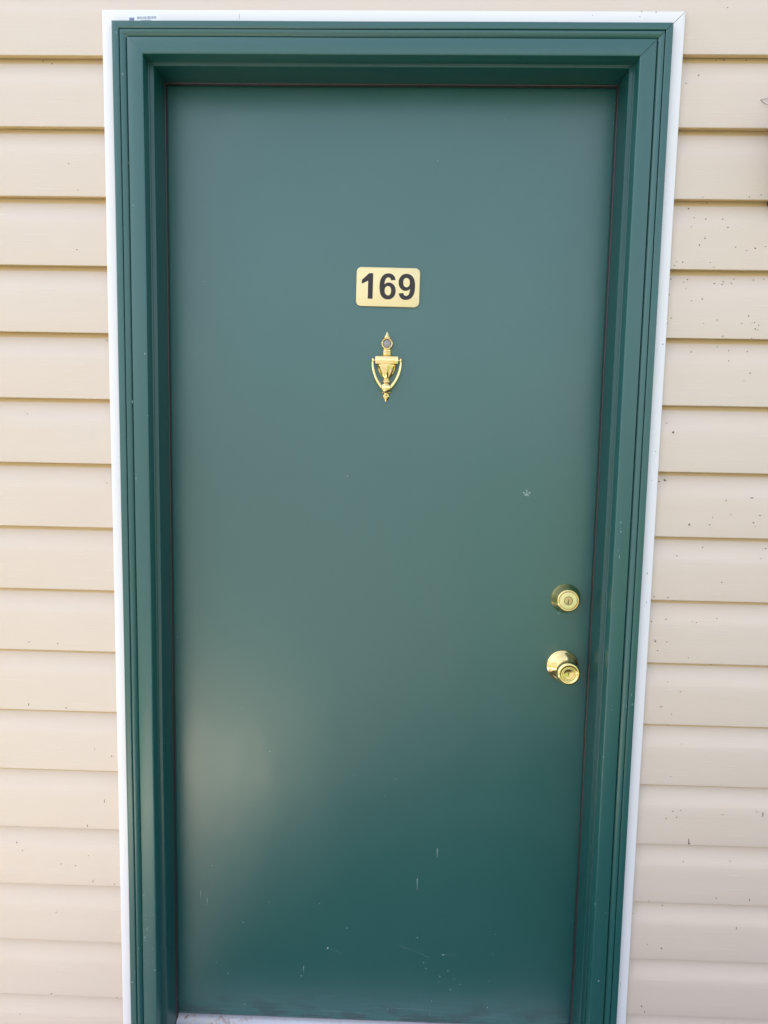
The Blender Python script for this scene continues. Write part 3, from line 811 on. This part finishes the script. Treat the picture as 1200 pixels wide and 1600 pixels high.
# festoon on the urn and engraved lines on the block
fest = []
for k in range(13):
    t = -1 + 2 * k / 12
    x = t * 0.0105
    zz = KZ + 0.0655 + 0.0055 * t * t
    rr = 0.0186 + (zz - KZ - 0.064) * 0.18
    yy = -0.62 * math.sqrt(max(0, rr * rr - x * x)) + 0.0003
    fest.append((KX + x, yy, zz))
f1 = tube_mesh('f', fest, [0.0010] * 13, 1, 8)
rib = tube_mesh('g', [(KX + 0.0004, -0.0100, KZ + 0.0765), (KX + 0.0004, -0.0112, KZ + 0.070), (KX + 0.0004, -0.0098, KZ + 0.062), (KX + 0.0004, -0.0068, KZ + 0.053), (KX + 0.0004, -0.0044, KZ + 0.0475)], [0.0008] * 5, 1, 8)
scr = []
for (xa, xb, za, bow) in ((-21, -3, 88.6, .5), (-19, -4, 85.4, -.8), (-21, -8, 82.6, .6), (3, 21, 88.0, -.6), (4, 20, 84.4, .7), (9, 21, 81.4, -.5), (-6, 6, 79.6, .9), (-3, 4, 90.4, -.8)):
    pts = [(KX + (xa + (xb - xa) * t / 5) * mm, -0.0150, KZ + (za + bow * math.sin(PI * t / 5)) * mm) for t in range(6)]
    scr.append(tube_mesh('h', pts, [0.0002, .00045, .0005, .0005, .00045, .0002], 0.8, 6))
knock = auto_smooth(link('door_knocker', join_bm(k1, blk, k2, eye, k3, f1, rib, *scr, name='door_knocker'), M_brass_worn, door), 40)
knock['label'] = 'urn shaped brass knocker with a viewing lens on top'
# lens of the viewer, bulged
lens = lathe_y('peephole_lens', [(8.8 * mm, 0.0066), (8.6 * mm, 0.0072), (7.0 * mm, 0.0084), (4.6 * mm, 0.0092), (2.0 * mm, 0.0096), (0.3 * mm, 0.0097)], KX, KZ + 0.1188, 40)
link('peephole_lens', lens, M_glass, knock)
# striker: two arms down to a ball, hung on pins
arms = []
for s in (-1, 1):
    P = smooth_path([(KX + s * 28.4 * mm, -0.0085, KZ + 88.0 * mm), (KX + s * 28.9 * mm, -0.0088, KZ + 80 * mm), (KX + s * 28.2 * mm, -0.0094, KZ + 70 * mm), (KX + s * 26.0 * mm, -0.0102, KZ + 60 * mm),
                     (KX + s * 21.4 * mm, -0.0114, KZ + 47.6 * mm), (KX + s * 15.4 * mm, -0.0124, KZ + 37.2 * mm), (KX + s * 8.6 * mm, -0.0132, KZ + 28.6 * mm), (KX + s * 2 * mm, -0.0132, KZ + 22.5 * mm)])
    n = len(P)
    R = [(1.9 + 1.9 * (i / n) ** 0.9) * mm for i in range(n)]
    R[0] = 1.0 * mm
    arms.append(tube_mesh('arm', P, R, 0.75, 14))
    arms.append(tube_mesh('pin', [(KX + s * 23.2 * mm, -0.0085, KZ + 84.6 * mm), (KX + s * 27.6 * mm, -0.0085, KZ + 84.6 * mm)], [1.5 * mm, 1.5 * mm], 1, 10))
    arms.append(lathe_z('ear', [(z * mm, r * mm) for z, r in ((80.2, .8), (81.0, 2.0), (82.2, 2.6), (87.6, 2.6), (88.8, 2.0), (89.4, .7))], KX + s * 28.6 * mm, KZ, 1, 14, cy=-0.0085))
ball = lathe_z('ball', [((28.4 - 10.6 * math.cos(PI * k / 14)) * mm, max(.3, 11.2 * math.sin(PI * k / 14)) * mm) for k in range(15)], KX - 0.0004, KZ, 0.62, 32, cy=-0.0125)
for s in (-1, 0, 1):
    arms.append(tube_mesh('line', [(KX - 0.0004 + s * (1.5 + 2.6 * math.sin(PI * k / 6)) * mm, -0.0125 - 0.62 * math.sqrt(max(0, 1 - ((k - 3) / 4.1) ** 2)) * 8.6 * mm * (0.93 if s else 1.06), KZ + (28.4 + (k - 3) * 2.5) * mm) for k in range(7)], [.00045] * 7, 1, 6))
auto_smooth(link('striker', join_bm(*arms, ball, name='striker'), M_brass_worn, knock), 45)

# deadbolt ----------------------------------------------------------
DX, DZ = 0.3946, 0.9976
ros = [(31.4, -0.5), (31.6, 0.6), (31.4, 1.6), (30.6, 3.0), (28.8, 7.0), (26.6, 13.0), (24.6, 18.6), (23.6, 21.8), (23.0, 23.4), (22.2, 24.2), (21.0, 24.5), (20.1, 24.2), (19.8, 23.4), (19.75, 21.0)]
bolt = auto_smooth(link('deadbolt', lathe_y('deadbolt', [(r * mm, h * mm) for r, h in ros], DX, DZ, 72, cap=False), M_brass, door), 50)
bolt['label'] = 'tapered brass deadbolt lock above the knob'
face = lathe_y('lock_face', [(19.8 * mm, .0205), (18.5 * mm, .0205), (18.3 * mm, .0234), (17.9 * mm, .02395), (17.5 * mm, .0241), (17.0 * mm, .02412), (9.6 * mm, .0243), (9.2 * mm, .0243), (9.0 * mm, .0238), (8.8 * mm, .0220)], DX, DZ, 64, cap=False)
lf = auto_smooth(link('lock_face', face, M_brass_face, bolt), 40)
plug = lathe_y('keyway_plug', [(8.3 * mm, .0200), (8.3 * mm, .0236), (8.0 * mm, .0239), (7.6 * mm, .02392), (0.4 * mm, .0240)], DX, DZ - 0.0012 * 0, 48)
auto_smooth(link('keyway_plug', plug, brass('plug_brass', 0.38, (0.72, 0.56, 0.30), 0.3), bolt), 40)
key = mesh_from('keyhole', [(DX + x * mm, -0.02412, DZ + z * mm) for x, z in ((-.2, 3.2), (.9, 3.0), (1.0, 0.6), (.5, -1.6), (.3, -4.2), (.7, -6.2), (-1.0, -6.4), (-2.2, -5.6), (-1.4, -4.4), (-1.2, -2.2), (-.6, -.4))] +
                [(DX + x * mm, -0.0238, DZ + z * mm) for x, z in ((-.2, 3.2), (.9, 3.0), (1.0, 0.6), (.5, -1.6), (.3, -4.2), (.7, -6.2), (-1.0, -6.4), (-2.2, -5.6), (-1.4, -4.4), (-1.2, -2.2), (-.6, -.4))],
                [tuple(range(11))] + [(k, (k + 1) % 11, 11 + (k + 1) % 11, 11 + k) for k in range(11)])
link('keyhole', key, M_dark, bolt)

# knob ----------------------------------------------------------
NX_, NZ = 0.3942, 0.8500
rose = [(34.2, -0.4), (34.4, 0.8), (34.0, 2.0), (33.0, 3.0), (31.6, 3.6), (30.4, 4.2), (28.4, 6.2), (25.0, 8.6), (21.0, 10.6), (17.0, 12.0), (14.6, 13.2), (13.6, 15.0), (13.2, 18.0)]
rs = auto_smooth(link('door_knob', lathe_y('door_knob', [(r * mm, h * mm) for r, h in rose], NX_, NZ, 72, cap=False), M_brass, door), 50)
rs['label'] = 'polished brass door knob on a round rosette'
kp = [(13.0, 12.0), (13.2, 20.0), (13.8, 24.0), (15.6, 28.0), (18.6, 32.0), (21.6, 36.0), (23.8, 40.5), (24.9, 45.0), (25.0, 49.0), (24.4, 52.5), (23.2, 55.0), (21.6, 56.6), (19.8, 57.2), (18.2, 56.9), (17.4, 56.1), (17.0, 54.8), (16.2, 54.4), (13.8, 54.9), (12.6, 54.9), (12.1, 54.2), (12.0, 51.0)]
kn = auto_smooth(link('knob', lathe_y('knob', [(r * mm, h * mm) for r, h in kp], NX_, NZ, 72, cap=False), M_brass, rs), 60)
dish = [(11.9, 50.5), (11.8, 53.0), (11.0, 53.3), (10.4, 53.3), (9.8, 53.1), (8.0, 52.8), (4.0, 52.5), (0.4, 52.4)]
auto_smooth(link('lock_face', lathe_y('lock_face', [(r * mm, h * mm) for r, h in dish], NX_, NZ, 56), M_brass_worn, rs), 60)
slot = box_mesh('keyhole', NX_ - 0.0005, NX_ + 0.0005, -0.05262, -0.0505, NZ - 0.0042, NZ + 0.0022, 0.0)
link('keyhole', slot, M_dark, rs)

# ------------------------------------------------------------------ wall lantern just beyond the right edge, and the web strung to it
lamp = thing('wall_lantern', 'dark wall lantern at the right edge beside the cobweb', 'lamp')
LX, LZ = 0.778, 1.865
link('back_plate', box_mesh('back_plate', LX - 0.0550, LX + 0.0550, -0.096, -0.064, LZ - 0.085, LZ + 0.085, 0.006, 3), M_black, lamp)
arm = tube_mesh('arm', smooth_path([(LX, -0.095, LZ + 0.02), (LX, -0.135, LZ + 0.05), (LX, -0.165, LZ + 0.08), (LX, -0.175, LZ + 0.085)]), [0.008] * 19, 1, 12)
link('arm', arm, M_black, lamp)
cap_ = lathe_z('lamp_cap', [(0.0, 0.050), (0.004, 0.056), (0.008, 0.050), (0.030, 0.024), (0.038, 0.010), (0.046, 0.006)], LX, LZ + 0.055, 1.0, 24, cy=-0.175)
link('lamp_cap', cap_, M_black, lamp)
shade = lathe_z('lamp_shade', [(0.0, 0.030), (0.05, 0.040), (0.12, 0.047), (0.128, 0.047)], LX, LZ - 0.075, 1.0, 24, cy=-0.175)
link('lamp_shade', shade, M_lampglass, lamp)

web = thing('cobweb', 'few grey cobweb strands on the siding by the wall lantern', 'cobweb')
for pts, r in (([(0.6826, -.074, 1.9765), (0.688, -.077, 1.972), (0.6915, -.079, 1.9675), (0.697, -.081, 1.962), (0.704, -.083, 1.957), (0.722, -.088, 1.948)], 0.00055),
               ([(0.6915, -.079, 1.9675), (0.698, -.081, 1.9678), (0.7056, -.083, 1.9676), (0.724, -.088, 1.949)], 0.0004),
               ([(0.676, -.075, 1.964), (0.680, -.077, 1.968), (0.686, -.078, 1.9725)], 0.0003)):
    P = smooth_path(pts, 5)
    link('strand', tube_mesh('strand', P, [r * rng.uniform(0.7, 1.3) for _ in P], 1, 6), M_web, web)
